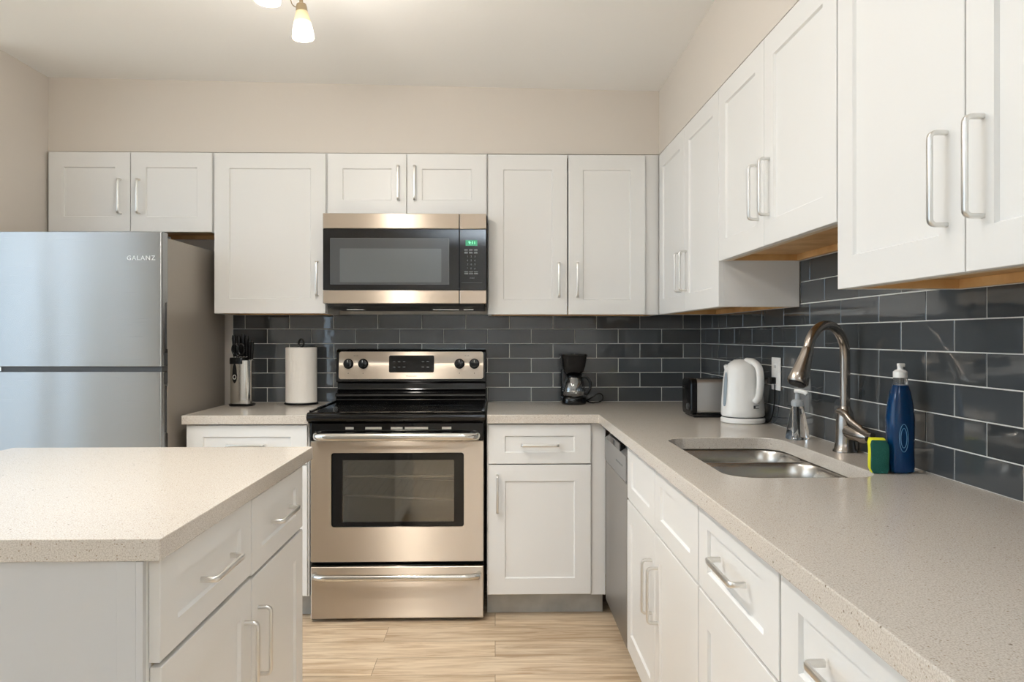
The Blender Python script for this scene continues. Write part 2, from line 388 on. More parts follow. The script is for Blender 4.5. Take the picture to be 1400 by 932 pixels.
obj('grout', rbox_bm(-1.35, XR-.001, YB-.0065, YB-.0005, TZ+.001, 1.3475), M['grout'], t)
right_rects = [(.0, YB-.009, TZ+.001, 1.3475), (1.683, 2.574, 1.3485, 1.50)]
t = thing('tile_backsplash', 'blue-grey glossy subway tiles on the right wall behind the sink faucet', 'backsplash', (0, 0, 0))
obj('tiles', tiles(right_rects, 'y', 1.590), M['tile'], t)
bm = bmesh.new()
box(bm, XR-.0065, XR-.0005, .0, YB-.009, TZ+.001, 1.3475); box(bm, XR-.0065, XR-.0005, 1.683, 2.574, 1.3477, 1.50)
obj('grout', bm, M['grout'], t)

# ------------------------------------------------------------------ cabinets
def handle_mesh():
    """bar pull, 160 mm, standing along Z, legs reach back to y=0"""
    bm = bmesh.new(); H_, D_, rc = .080, .030, .010
    path = [(-H_, 0)]
    for i in range(5):
        a = i*PI/2/4; path.append((-H_+rc-rc*math.cos(a), -D_+rc-rc*math.sin(a)))
    for i in range(5):
        a = i*PI/2/4; path.append((H_-rc+rc*math.sin(a), -D_+rc-rc*math.cos(a)))
    path.append((H_, 0))
    pts = [(0, y, z) for z, y in path]; loops = []
    for i, p in enumerate(pts):
        a, b2 = Vector(pts[max(i-1, 0)]), Vector(pts[min(i+1, len(pts)-1)]); t_ = (b2-a).normalized(); n_ = Vector((0, -t_.z, t_.y))
        sec = [(.0055, .0025), (.004, .0038), (-.004, .0038), (-.0055, .0025), (-.0055, -.0025), (-.004, -.0038), (.004, -.0038), (.0055, -.0025)]
        loops.append([tuple(Vector(p)+Vector((s, 0, 0))+n_*w) for s, w in sec])
    loft(bm, loops)
    me = bpy.data.meshes.new('handle'); bmesh.ops.recalc_face_normals(bm, faces=bm.faces); bm.to_mesh(me); bm.free(); me.materials.append(M['nickel'])
    for p in me.polygons: p.use_smooth = True
    me.set_sharp_from_angle(angle=math.radians(50)); return me
HM = handle_mesh()
def add_handle(front, x, z, horizontal=False):
    o = bpy.data.objects.new('handle', HM); C.objects.link(o); o.parent = front; o.location = (x, -.019, z)
    if horizontal: o.rotation_euler = (0, PI/2, 0)
def shaker_bm(x0, x1, z0, z1, st=.07, rl=.07, t=.019, rec=.007):
    """framed panel front; back at y=0, face at y=-t"""
    bm = bmesh.new(); b_ = .0012
    def ring(a, y): return [bm.verts.new(p) for p in ((x0+a, y, z0+a), (x1-a, y, z0+a), (x1-a, y, z1-a), (x0+a, y, z1-a))]
    def inner(d, y): return [bm.verts.new(p) for p in ((x0+st+d, y, z0+rl+d), (x1-st-d, y, z0+rl+d), (x1-st-d, y, z1-rl-d), (x0+st+d, y, z1-rl-d))]
    rs = [ring(0, 0), ring(0, -t+b_), ring(b_, -t), inner(0, -t), inner(.0035, -t+rec)]
    bm.faces.new(rs[0])
    for a, b2 in zip(rs, rs[1:]):
        for q in range(4): bm.faces.new((a[q], a[(q+1) % 4], b2[(q+1) % 4], b2[q]))
    bm.faces.new(rs[-1]); return bm
def front(parent, kind, x0, x1, z0, z1, hx=None, hz=None, horiz=False, st=.07, rl=.07, y=-.001):
    o = obj(kind, shaker_bm(x0, x1, z0, z1, st, rl), M['white'], parent); o.location = (0, y, 0)
    if hx is not None: add_handle(o, hx, hz, horiz)
    return o
def carcass(parent, w, z0, z1, depth, open_top=False, under=True):
    """z0..z1 local; side, back and bottom boards with a face frame"""
    bm = bmesh.new(); s = .018
    box(bm, 0, s, 0, depth, z0, z1); box(bm, w-s, w, 0, depth, z0, z1); box(bm, s, w-s, depth-.006, depth, z0, z1)
    if not open_top: box(bm, s, w-s, 0, depth-.006, z1-s, z1)
    obj('carcass', bm, M['white'], parent)
    bm = bmesh.new()
    box(bm, s, .04, 0, .018, z0, z1-s); box(bm, w-.04, w-s, 0, .018, z0, z1-s); box(bm, .04, w-.04, 0, .018, z0, z0+.04)
    if open_top: box(bm, .04, w-.04, 0, .018, z1-.03, z1-.001)
    box(bm, w/2-.02, w/2+.02, 0, .018, z0+.04, z1-s)
    obj('face_frame', bm, M['edge'], parent)
    if under:
        bm = bmesh.new(); e = z0+.012
        box(bm, s, w-s, .018, depth-.006, e+.01, e+.022)
        box(bm, s, w-s, depth-.022, depth-.0065, z0+.001, e+.0095); box(bm, s+.0005, s+.014, .0185, depth-.022, z0+.001, e+.0095); box(bm, w-s-.014, w-s-.0005, .0185, depth-.022, z0+.001, e+.0095)
        obj('underside_panel', bm, M['pine'], parent)

DF = 3.53; CF = DF+.020          # wall-cabinet door face / carcass front on the back wall
UD = YB-CF-.010
# --- wall cabinets, back wall
t = thing('wall_cabinet', 'short two-door white wall cabinet above the refrigerator', 'cabinet', (-2.113, CF, 1.728))
carcass(t, .777, 0, .380, UD)
front(t, 'door', .010, .390, 0, .375, .346, .165); front(t, 'door', .394, .773, 0, .375, .434, .165)
t = thing('wall_cabinet', 'single-door white wall cabinet between refrigerator and microwave', 'cabinet', (-1.335, CF, 1.343))
carcass(t, .534, 0, .765, UD)
front(t, 'door', .006, .530, 0, .758, .492, .165)
t = thing('wall_cabinet', 'small two-door white wall cabinet directly above the microwave', 'cabinet', (-.800, CF, 1.812))
carcass(t, .763, 0, .296, UD)
front(t, 'door', .005, .3775, 0, .290, .340, .150); front(t, 'door', .3805, .758, 0, .290, .418, .150)
t = thing('wall_cabinet', 'tall two-door white wall cabinet above the coffee maker', 'cabinet', (-.036, CF, 1.339))
carcass(t, .838, 0, .768, UD)
front(t, 'door', .005, .380, 0, .762, .340, .165); front(t, 'door', .386, .755, 0, .762, .428, .165)
obj('filler_strip', rbox_bm(.757, .822, -.004, -.0005, 0, .768), M['white'], t)

# --- wall cabinets, right wall (local x runs towards the camera)
XD = .784; XC = XD+.020; RD = XR-XC-.010
t = thing('wall_cabinet', 'two-door white wall cabinet in the corner of the right wall above the kettle', 'cabinet', (XC, 3.520, 1.338), -PI/2)
carcass(t, .942, 0, .769, RD)
front(t, 'door', .004, .464, 0, .763, .425, .165); front(t, 'door', .468, .940, 0, .763, .507, .165)
t = thing('wall_cabinet', 'shorter two-door white wall cabinet mounted higher above the sink faucet', 'cabinet', (XC, 2.577, 1.497), -PI/2)
carcass(t, .897, 0, .610, RD)
front(t, 'door', .002, .433, 0, .604, .392, .165); front(t, 'door', .437, .893, 0, .604, .478, .165)
t = thing('wall_cabinet', 'large two-door white wall cabinet nearest the camera at upper right', 'cabinet', (XC, 1.679, 1.341), -PI/2)
carcass(t, .922, 0, .766, RD)
front(t, 'door', .003, .460, 0, .760, .412, .166); front(t, 'door', .464, .918, 0, .760, .508, .166)

# --- base cabinets
BF = 3.215; BC = BF+.020; BD = YB-BC-.001; ZC = .857
def base_box(t, w, depth, open_top=False, kick_side=.075):
    carcass(t, w, .105, ZC-.001, depth, open_top, under=False)
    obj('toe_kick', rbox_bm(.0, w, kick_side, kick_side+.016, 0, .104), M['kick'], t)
t = thing('base_cabinet', 'white base cabinet between refrigerator and stove', 'cabinet', (-1.335, BC, 0))
base_box(t, .528, BD)
front(t, 'drawer', .006, .522, .682, .850, .264, .765, True, rl=.049); front(t, 'door', .006, .522, .112, .675, .475, .55)
t = thing('base_cabinet', 'white base cabinet with one drawer and door right of the stove', 'cabinet', (-.035, BC, 0))
base_box(t, .517, BD)
front(t, 'drawer', .007, .452, .680, .850, .23, .762, True, rl=.049); front(t, 'door', .007, .452, .112, .675, .045, .552)
obj('filler_strip', rbox_bm(.454, .517, -.008, -.0005, .105, .856), M['white'], t)

XB = .475; XBC = XB+.020; RBD = XR-XBC-.001
t = thing('base_cabinet', 'white sink base cabinet with two doors beside the dishwasher', 'cabinet', (XBC, 2.652, 0), -PI/2)
base_box(t, .932, RBD, True)
front(t, 'false_drawer_front', .006, .456, .655, .850, rl=.049); front(t, 'false_drawer_front', .462, .928, .655, .850, rl=.049)
front(t, 'door', .003, .456, .112, .648, .418, .475, st=.06); front(t, 'door', .460, .928, .112, .648, .498, .475, st=.06)
t = thing('base_cabinet', 'white drawer base cabinet under the counter nearest the sink base', 'cabinet', (XBC, 1.719, 0), -PI/2)
base_box(t, .495, RBD)
front(t, 'drawer', .004, .490, .655, .850, .247, .762, True, rl=.049); front(t, 'door', .004, .490, .112, .648, .44, .50)
t = thing('base_cabinet', 'white drawer base cabinet cut off by the bottom right of the photo', 'cabinet', (XBC, 1.223, 0), -PI/2)
base_box(t, .495, RBD)
front(t, 'drawer', .004, .490, .655, .850, .247, .762, True, rl=.049); front(t, 'door', .004, .490, .112, .648, .44, .50)

# --- kitchen island
IX = -.570; IC = IX-.020
t = thing('kitchen_island', 'white freestanding kitchen island cabinet with drawers facing right', 'kitchen island', (IC, 1.264, 0), PI/2)
carcass(t, .945, .105, ZC-.001, .865, under=False)
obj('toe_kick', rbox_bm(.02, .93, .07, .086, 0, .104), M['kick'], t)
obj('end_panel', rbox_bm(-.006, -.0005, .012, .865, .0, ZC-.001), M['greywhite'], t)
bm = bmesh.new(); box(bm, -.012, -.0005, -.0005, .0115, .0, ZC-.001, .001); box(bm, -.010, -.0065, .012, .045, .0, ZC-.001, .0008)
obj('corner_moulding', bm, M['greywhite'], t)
front(t, 'drawer', .008, .478, .678, .852, .262, .762, True, rl=.049); front(t, 'drawer', .484, .938, .672, .850, .714, .762, True, rl=.049)
front(t, 'door', .012, .478, .112, .668, .432, .502); front(t, 'door', .484, .938, .112, .664, .530, .502)
tag(obj('island_countertop', rbox_bm(-1.468, -.560, 1.250, 2.285, ZC, .895, .002), M['quartz']), 'white quartz worktop lying on the kitchen island', 'countertop')

# --- worktops
tag(obj('countertop', rbox_bm(-1.343, -.804, 3.197, YB-.001, ZC, .895, .002), M['quartz']), 'short quartz countertop under the knife block and paper towels', 'countertop')
SX0, SX1, SY0, SY1, SRr = .562, .940, 1.757, 2.455, .078
bm = bmesh.new()
outer = [(-.036, 3.197), (.45, 3.197), (.45, .1), (XR-.001, .1), (XR-.001, YB-.001), (-.036, YB-.001)]
inner = rrect(SX0, SX1, SY0, SY1, SRr, 8)
edges = []
for ring in (outer, inner):
    vs = [bm.verts.new((x, y, .895)) for x, y in ring]
    edges += [bm.edges.new((vs[i], vs[(i+1) % len(vs)])) for i in range(len(vs))]
bmesh.ops.triangle_fill(bm, use_beauty=True, use_dissolve=False, edges=edges, normal=(0, 0, 1))
r = bmesh.ops.extrude_face_region(bm, geom=list(bm.faces)); bmesh.ops.translate(bm, vec=(0, 0, ZC-.895), verts=[v for v in r['geom'] if isinstance(v, bmesh.types.BMVert)])
tag(obj('countertop', bm, M['quartz'], bevel=.002), 'long L-shaped quartz countertop running past the sink', 'countertop')

# --- sink
t = thing('kitchen_sink', 'undermount stainless steel double-bowl sink', 'sink', (0, 0, ZC))
def basin(y0, y1, name):
    bm = bmesh.new(); x0, x1 = SX0-.006, SX1+.006; loops = []
    for ins, z, rad in ((0, -.0015, .006), (.002, -.004, .075), (.006, -.012, .075), (.010, -.05, .075), (.016, -.16, .07), (.026, -.185, .065), (.05, -.197, .05)):
        loops.append([(x, y, z) for x, y in rrect(x0+ins, x1-ins, y0+ins, y1-ins, rad, 8)])
    loft(bm, loops, False, True)
    o = obj(name, bm, M['steel_sink'], t, smooth=True)
    cx, cy = (x0+x1)/2, (y0+y1)/2
    bm = bmesh.new(); lathe(bm, [(.0, -.1962), (.038, -.1962), (.042, -.1945), (.044, -.1968)], 24, cx, cy); obj('drain', bm, M['chrome'], t, smooth=True)
basin(2.205, SY1+.006, 'bowl'); basin(SY0-.006, 2.195, 'bowl')
bm = bmesh.new(); box(bm, SX0-.006, SX1+.006, 2.1945, 2.2055, -.03, -.0012, .0025); obj('divider', bm, M['steel_sink'], t)

# ------------------------------------------------------------------ dishwasher
t = thing('dishwasher', 'stainless steel dishwasher set into the right base cabinets', 'dishwasher', (XB, 3.170, 0), -PI/2)
W = .514
obj('tub', rbox_bm(.003, W-.003, .0305, .58, .103, .852), M['darkgrey'], t)
obj('door', rbox_bm(.003, W-.003, 0, .03, .105, .700, .003), M['steel_dark'], t)
bm = bmesh.new()
extrude_x(bm, [(.03, .703), (-.001, .703), (-.004, .71), (-.004, .80), (.018, .815), (.018, .832), (-.002, .838), (-.002, .850), (.03, .850)], .003, W-.003)
obj('control_panel', bm, mat('dishwasher_panel_grey', (150, 150, 150), .35, .6), t)
bm = bmesh.new(); box(bm, .12, W-.12, -.006, .016, .800, .831, .004); obj('handle_recess', bm, M['blackgloss'], t)
bm = bmesh.new()
for k in range(7): box(bm, .30+k*.022, .308+k*.022, -.0052, -.0035, .752, .757)
obj('buttons', bm, M['keys'], t)
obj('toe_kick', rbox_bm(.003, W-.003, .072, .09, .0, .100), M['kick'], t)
obj('kick_top', rbox_bm(.003, W-.003, .031, .072, .090, .102), M['darkgrey'], t)

# ------------------------------------------------------------------ refrigerator
FX, FYc, RZ = -1.381, 3.095, math.radians(-1.5)
t = thing('refrigerator', 'tall stainless steel top-freezer refrigerator', 'refrigerator', (FX, FYc, 0), RZ)
FW = .728
obj('cabinet_body', rbox_bm(-FW+.006, -.012, .075, .70, .03, 1.652, .004), M['fridge_side'], t)
def fdoor(z0, z1, name):
    bm = bmesh.new()
    loops = [[(x, y, z) for x, y in rrect(-FW, 0, 0, .062, .010, 5)] for z in (z0, z1)]
    loft(bm, loops); o = obj(name, bm, M['steel_fridge'], t, smooth=True, bevel=.0015); return o
d1 = fdoor(1.109, 1.668, 'freezer_door'); d2 = fdoor(.07, 1.087, 'refrigerator_door')
obj('seam_strip', rbox_bm(-FW+.004, -.004, .008, .062, 1.0875, 1.1085), M['darkgrey'], t)
obj('hinge', rbox_bm(-FW+.003, -FW+.06, .002, .0075, 1.090, 1.106), M['chrome'], t)
obj('gasket', rbox_bm(-FW+.01, -.016, .0625, .0745, .07, 1.650), M['blackmatte'], t)
for dd, a, b2 in ((d1, 1.185, 1.375), (d2, .83, 1.02)):
    bm = bmesh.new(); box(bm, -.0015, .0009, .030, .050, a, b2, .0006); o = obj('side_grip', bm, M['darkgrey'], dd)
    bm = bmesh.new(); box(bm, -.0015, .0022, .046, .058, a-.004, b2+.004, .001); obj('grip_rim', bm, M['fridge_side'], dd)
bm = bmesh.new(); box(bm, -.0015, .0008, .020, .050, 1.112, 1.165, .0004); obj('corner_cap', bm, M['darkgrey'], d1)
bm = bmesh.new(); box(bm, -.0015, .0008, .020, .050, 1.035, 1.084, .0004); obj('corner_cap', bm, M['darkgrey'], d2)
obj('top_hinge_cover', rbox_bm(-.10, -.02, .02, .13, 1.6525, 1.662, .004), M['darkgrey'], t)
text('brand_lettering', 'GALANZ', .027, M['silverink'], d1, (-.086, -.0004, 1.558), spacing=1.18)
bm = bmesh.new()
for x in (-FW+.05, -.06):
    for y in (.12, .64): bm = bmesh.new(); lathe(bm, [(0, 0), (.02, 0), (.02, .03), (0, .03)], 12, x, y); obj('foot', bm, M['blackmatte'], t)

# ------------------------------------------------------------------ stove
SXL, SXR = -.800, -.046; SW = SXR-SXL
t = thing('stove', 'stainless steel and black electric range between the base cabinets', 'stove', (SXL, 3.20, 0))
bm = bmesh.new()      # body shell with an open oven cavity
box(bm, .002, .05, .045, .62, .03, .868); box(bm, SW-.05, SW-.002, .045, .62, .03, .868); box(bm, .05, SW-.05, .56, .62, .03, .868)
box(bm, .05, SW-.05, .045, .56, .03, .27); box(bm, .05, SW-.05, .045, .56, .80, .868)
obj('body', bm, M['black'], t)
bm = bmesh.new()
box(bm, .052, .06, .05, .555, .275, .795); box(bm, SW-.06, SW-.052, .05, .555, .275, .795); box(bm, .06, SW-.06, .545, .555, .275, .795); box(bm, .06, SW-.06, .05, .545, .275, .283); box(bm, .06, SW-.06, .05, .545, .787, .795)
obj('oven_cavity', bm, M['ovencavity'], t)
for z, tilt in ((.615, 0), (.505, .03)):
    bm = bmesh.new()
    tube(bm, [(.066, .09, z+tilt), (SW-.066, .09, z)], .0055, 8); tube(bm, [(.066, .53, z+tilt), (SW-.066, .53, z)], .004, 8)
    for k in range(17):
        x = .075+k*(SW-.15)/16; f = (x-.066)/(SW-.132); zz = z+tilt*(1-f)+.004
        tube(bm, [(x, .09, zz), (x, .53, zz)], .002, 6)
    obj('oven_rack', bm, M['chrome'], t, smooth=True)
# door: steel frame around window
dz0, dz1 = .262, .783; wx0, wx1, wz0, wz1 = .094, .665, .412, .732
bm = bmesh.new()
def frame_panel(bm, x0, x1, z0, z1, hx0, hx1, hz0, hz1, yf, yb, r=.012):
    o_ = rrect(x0, x1, z0, z1, .004, 6); i_ = rrect(hx0, hx1, hz0, hz1, r, 6)
    loops = [[(a, yb, c) for a, c in o_], [(a, yf+.002, c) for a, c in o_], [(x0+.002+(a-x0)*(x1-x0-.004)/(x1-x0), yf, z0+.002+(c-z0)*(z1-z0-.004)/(z1-z0)) for a, c in o_],
             [(a, yf, c) for a, c in i_], [(a, yb, c) for a, c in i_]]
    rows = loft(bm, loops, False, False)
    n = len(o_)
    for q in range(n): bm.faces.new((rows[-1][q], rows[-1][(q+1) % n], rows[0][(q+1) % n], rows[0][q]))
frame_panel(bm, .006, SW-.004, dz0, dz1, wx0, wx1, wz0, wz1, 0, .035)
door = obj('oven_door', bm, M['steel'], t)
bm = bmesh.new(); frame_panel(bm, wx0+.0008, wx1-.0008, wz0+.0008, wz1-.0008, .140, .622, .430, .700, .0045, .030, .004)
obj('window_surround', bm, M['blackgloss'], door)
obj('window_glass', rbox_bm(.138, .624, .012, .016, .428, .702), M['ovenglass'], door)
# handle band
bm = bmesh.new(); box(bm, .004, SW-.004, .004, .044, .7835, .862, .004); band = obj('front_band', bm, M['blackgloss'], t)
def bar_handle(bm, z, y0, x0, x1, r=.0135, flat=1.0):
    path = smooth_path([(x0, y0, z), (x0+.006, y0-.028, z), (x0+.045, y0-.045, z), (x0+.12, y0-.048, z), ((x0+x1)/2, y0-.049, z), (x1-.12, y0-.048, z), (x1-.045, y0-.045, z), (x1-.006, y0-.028, z), (x1, y0, z)], 6)
    tube(bm, path, r*flat, 14, ry=r)
bm = bmesh.new(); bar_handle(bm, .806, .006, .030, SW-.030, .013, 1.4); obj('door_handle', bm, M['chrome'], door, smooth=True)
# vent slots below cooktop
bm = bmesh.new()
bm.free()
for x0, x1 in ((.155, .19), (.24, .31), (.35, .40), (.41, .51), (.57, .61)): obj('vent_slot', rbox_bm(x0, x1, .0025, .0045, .833, .843), M['nickel'], band)
# storage drawer
bm = bmesh.new(); box(bm, .006, SW-.004, .0, .03, .018, .242, .004); dr = obj('storage_drawer', bm, M['steel'], t)
bm = bmesh.new(); bar_handle(bm, .207, .002, .024, SW-.024, .012, 1.2); obj('drawer_handle', bm, M['chrome'], dr, smooth=True)
bm = bmesh.new()
bm.free()
for x in (.06, SW-.06):
    for y in (.1, .55): bm = bmesh.new(); lathe(bm, [(0, 0), (.018, 0), (.018, .03), (0, .03)], 12, x, y); obj('foot', bm, M['blackmatte'], t)
# cooktop
bm = bmesh.new()
extrude_x(bm, [(-.030, .872), (-.038, .878), (-.041, .889), (-.037, .900), (-.025, .907), (.0, .909), (.55, .909), (.55, .869), (-.02, .869)], -.002, SW+.002)
obj('cooktop', bm, M['blackgloss'], t, smooth=True)
bm = bmesh.new()
for cx, cy, rr0 in ((.20, .14, .11), (.56, .14, .09), (.20, .40, .08), (.56, .40, .11)):
    bm = bmesh.new()
    lathe(bm, [(rr0, .9091), (rr0, .9095), (rr0-.003, .9095), (rr0-.003, .9091)], 40, cx, cy)
    obj('burner_ring', bm, M['cooktop_ring'], t)
bm = bmesh.new()       # raised side rims
bm.free()
for x in (-.001, SW-.013): obj('cooktop_rim', rbox_bm(x, x+.014, .0, .52, .9092, .9155, .003), M['blackgloss'], t)
# backguard
bm = bmesh.new()
extrude_x(bm, [(.625, .869), (.625, 1.168), (.595, 1.172), (.560, 1.168), (.548, 1.155), (.535, 1.02), (.535, 1.005), (.575, .998), (.572, .965), (.548, .955), (.515, .948), (.508, .935), (.535, .925), (.530, .912), (.552, .9085), (.552, .869)], 0, SW)
bg = obj('backguard', bm, M['blackgloss'], t, bevel=.003)
tilt = math.atan((.548-.535)/(1.155-1.02))
bm = bmesh.new()
loops = [[(x, y, z) for x, z in rrect(.014, SW-.014, 1.020, 1.157, .012, 6)] for y in (.0, -.0035)]
loft(bm, loops)
for v in bm.verts: v.co.y += .536+(v.co.z-1.02)*math.tan(tilt)
obj('control_panel', bm, M['steel'], bg)
def on_panel(bm, d=0):
    for v in bm.verts: v.co.y += .5325-d+(v.co.z-1.02)*math.tan(tilt)
bm = bmesh.new(); loft(bm, [[(x, y, z) for x, z in rrect(.265, .492, 1.053, 1.138, .008, 5)] for y in (.001, -.002)]); on_panel(bm); obj('display_panel', bm, M['blackgloss'], bg)
bm = bmesh.new()
for x in (.285, .31, .335, .43, .455): 
    for z in (1.078, 1.105): box(bm, x, x+.012, -.0026, -.0019, z, z+.003)
on_panel(bm); obj('display_print', bm, M['keys'], bg)
for x in (.062, .136, .620, .695):
    bm = bmesh.new(); lathe(bm, [(.0255, 0), (.0255, .004), (.021, .007), (.0195, .022), (.0, .024)], 28)
    box(bm, -.004, .004, -.0185, .0185, .020, .029, .0015)
    xform(bm, Matrix.Translation((x, .5320+(1.096-1.02)*math.tan(tilt), 1.096)) @ Matrix.Rotation(PI/2-tilt, 4, 'X'))
    k = obj('knob', bm, M['black'], bg, smooth=True)
    bm = bmesh.new(); box(bm, x-.001, x+.001, .5095, .5105, 1.104, 1.115); obj('pointer_mark', bm, M['silverink'], k)
for x in (.062, .136, .620, .695):
    text('burner_legend', '•', .018, M['ink'], bg, (x, .5305+.0015, 1.048), rot=(PI/2-tilt, 0, 0))
text('burner_legend', 'HI  LO', .008, M['ink'], bg, (.099, .5425, 1.136), rot=(PI/2-tilt, 0, 0)); text('burner_legend', 'HI  LO', .008, M['ink'], bg, (.657, .5425, 1.136), rot=(PI/2-tilt, 0, 0))
text('brand_lettering', 'FRIGIDAIRE', .0095, M['ink'], bg, (.378, .5335, 1.034), rot=(PI/2-tilt, 0, 0), spacing=1.15)

# ------------------------------------------------------------------ microwave
MX0, MX1, MZ0, MZ1, MY = -.795, -.041, 1.386, 1.803, 3.43
t = thing('microwave', 'stainless and black over-the-range microwave above the stove', 'microwave', (MX0, MY, MZ0)); W = MX1-MX0; Hh = MZ1-MZ0
obj('body', rbox_bm(.004, W-.004, .03, YB-MY-.002, .001, Hh), M['black'], t)
ds = .630
def strip(x0, x1, z0, z1, nm, m_, y0=0, par=t, bev=.002): return obj(nm, rbox_bm(x0, x1, y0, .03, z0, z1, bev), m_, par)
strip(.0, ds-.0015, .062, Hh-.072, 'door', M['mwglass'], .001)
dd = [o for o in t.children if o.name.startswith('door')][-1]
obj('door_top_trim', rbox_bm(.0, ds-.0015, -.002, .0295, Hh-.071, Hh-.001, .003), M['steel'], dd)
obj('door_bottom_trim', rbox_bm(.0, ds-.0015, -.002, .0295, .0, .061, .003), M['steel'], dd)
bm = bmesh.new(); box(bm, .034, .582, -.0004, .004, .088, .302, .0); obj('window', bm, M['mwwindow'], dd)
bm = bmesh.new()
frame_panel(bm, .036, .580, .090, .300, .078, .546, .098, .254, -.0014, -.0005, .004)
obj('window_mesh_border', bm, mat('window_border', (78, 80, 82), .14, .2), dd)
cp = strip(ds+.0005, W, .062, Hh-.072, 'control_panel', M['mwglass'], .001)
obj('panel_top_trim', rbox_bm(ds+.0005, W, -.002, .0295, Hh-.071, Hh-.001, .003), M['steel'], cp)
obj('panel_bottom_trim', rbox_bm(ds+.0005, W, -.002, .0295, .0, .061, .003), M['steel'], cp)
dp = obj('display', rbox_bm(.658, .712, -.0005, .003, .268, .294), M['led'], cp)
text('display_digits', '9:11', .020, M['leddigit'], dp, (.688, -.0012, .281))
bm = bmesh.new()
for i in range(3):
    for j in range(2): box(bm, .652+i*.0225, .668+i*.0225, -.0004, .003, .232+j*.013, .239+j*.013)
for i in range(3): box(bm, .652+i*.0225, .670+i*.0225, -.0004, .003, .136, .142); box(bm, .652+i*.0225, .670+i*.0225, -.0004, .003, .146, .149)
box(bm, .640, .735, -.0004, .003, .096, .0968)
obj('key_legends', bm, M['keys'], cp)
for j, row in enumerate(('1  2  3', '4  5  6', '7  8  9', '*  0  #')):
    text('keypad_digits', row, .012, M['keys'], cp, (.684, .0004, .218-j*.0185), spacing=1.25)
text('keypad_digits', 'START', .008, M['keys'], cp, (.688, .0004, .118))
# underside vents
bm = bmesh.new()
extrude_x(bm, [(.035, .0), (.42-.02, .0), (.42-.02, -.022), (.12, -.022), (.05, -.012)], .016, W-.012)
ub = obj('underside_vent', bm, M['darkgrey'], t)
bm = bmesh.new()
for x0, x1 in ((.09, .17), (.50, .62), (.645, .69)): box(bm, x0, x1, .10, .16, -.026, -.0225)
obj('lamp_cover', bm, M['nickel'], ub)

# ------------------------------------------------------------------ ceiling track lamp
HX = -.612
t = thing('ceiling_track_light', 'warm-lit ceiling light with frosted glass spot heads above the island', 'ceiling light', (HX, 2.00, 2.46))
bm = bmesh.new(); lathe(bm, [(0, -.001), (.065, -.001), (.065, -.018), (.05, -.028), (0, -.030)], 36); obj('canopy', bm, M['nickel'], t, smooth=True)
bm = bmesh.new(); tube(bm, [(0, 0, -.025), (0, 0, -.105)], .007, 12); obj('stem', bm, M['nickel'], t, smooth=True)
bar = smooth_path([(.0, -.38, -.125), (.03, -.25, -.12), (-.02, -.1, -.11), (.0, .0, -.11), (.02, .2, -.12), (.0, .40, -.125)], 8)
bm = bmesh.new(); tube(bm, bar, .007, 12); obj('bar', bm, M['champagne'], t, smooth=True)
bm = bmesh.new(); tube(bm, smooth_path([(.012, .33, -.125), (-.02, .30, -.15), (-.03, .35, -.176), (-.012, .365, -.184)], 5), .0016, 6); obj('wire', bm, M['champagne'], t, smooth=True)
bm = bmesh.new(); tube(bm, [(.0, .375, -.115), (.012, .36, -.135), (.020, .355, -.150)], [.002, .0055, .004], 8, ry=.002); obj('decor_leaf', bm, M['champagne'], t, smooth=True)
heads = [(.0, .355, -.198, .06), (.002, .005, -.242, -.03), (.0, -.345, -.235, .05)]
for (hx, hy, hz, tl) in heads:      # hz = top of the shade
    ag = bpy.data.objects.new('spot_head', None); C.objects.link(ag); ag.parent = t; ag.location = (hx, hy, hz); ag.rotation_euler = (0, -tl, 0)
    bm = bmesh.new(); lathe(bm, [(.0185, -.003), (.0175, .012), (.015, .022), (.006, .027), (.0055, -hz-.115)], 20); obj('socket', bm, M['champagne'], ag, smooth=True)
    bm = bmesh.new(); lathe(bm, [(.018, .0), (.021, -.012), (.0265, -.035), (.0315, -.06), (.034, -.078), (.0335, -.085), (.0315, -.0845), (.031, -.078), (.024, -.035), (.016, -.002)], 32)
    obj('glass_shade', bm, M['shade'], ag, smooth=True)
    bm = bmesh.new(); lathe(bm, [(.0, -.078), (.012, -.074), (.016, -.064), (.012, -.045), (.006, -.02), (0, -.015)], 16); obj('bulb', bm, M['bulb'], ag, smooth=True)
    ld = bpy.data.lights.new('bulb_light', 'SPOT'); ld.energy = LAMP*1.15; ld.color = (1, .96, .89); ld.spot_size = math.radians(130); ld.spot_blend = .8; ld.shadow_soft_size = .03
    lo = bpy.data.objects.new('bulb_light', ld); C.objects.link(lo); lo.parent = ag; lo.location = (0, 0, -.09)
    lp_ = bpy.data.lights.new('shade_glow', 'POINT'); lp_.energy = LAMP*.6; lp_.color = (1, .93, .84); lp_.shadow_soft_size = .05
    lo = bpy.data.objects.new('shade_glow', lp_); C.objects.link(lo); lo.parent = ag; lo.location = (0, 0, -.10)

# ------------------------------------------------------------------ unseen fill light over the aisle, added to brighten the drawer fronts
t = thing('fill_ceiling_light', 'added round white fill light on the ceiling over the aisle, out of view', 'ceiling light', (.0, 1.30, 2.45))
bm = bmesh.new(); lathe(bm, [(0, 0), (.17, 0), (.17, -.03), (.155, -.035), (.155, -.02), (0, -.02)], 40); obj('housing', bm, M['whiteplastic'], t, smooth=True)
ld = bpy.data.lights.new('fill_disk', 'AREA'); ld.shape = 'DISK'; ld.size = .29; ld.energy = CEIL_FILL; ld.color = (.97, .985, 1)
lo = bpy.data.objects.new('fill_disk', ld); C.objects.link(lo); lo.parent = t; lo.location = (0, 0, -.034)

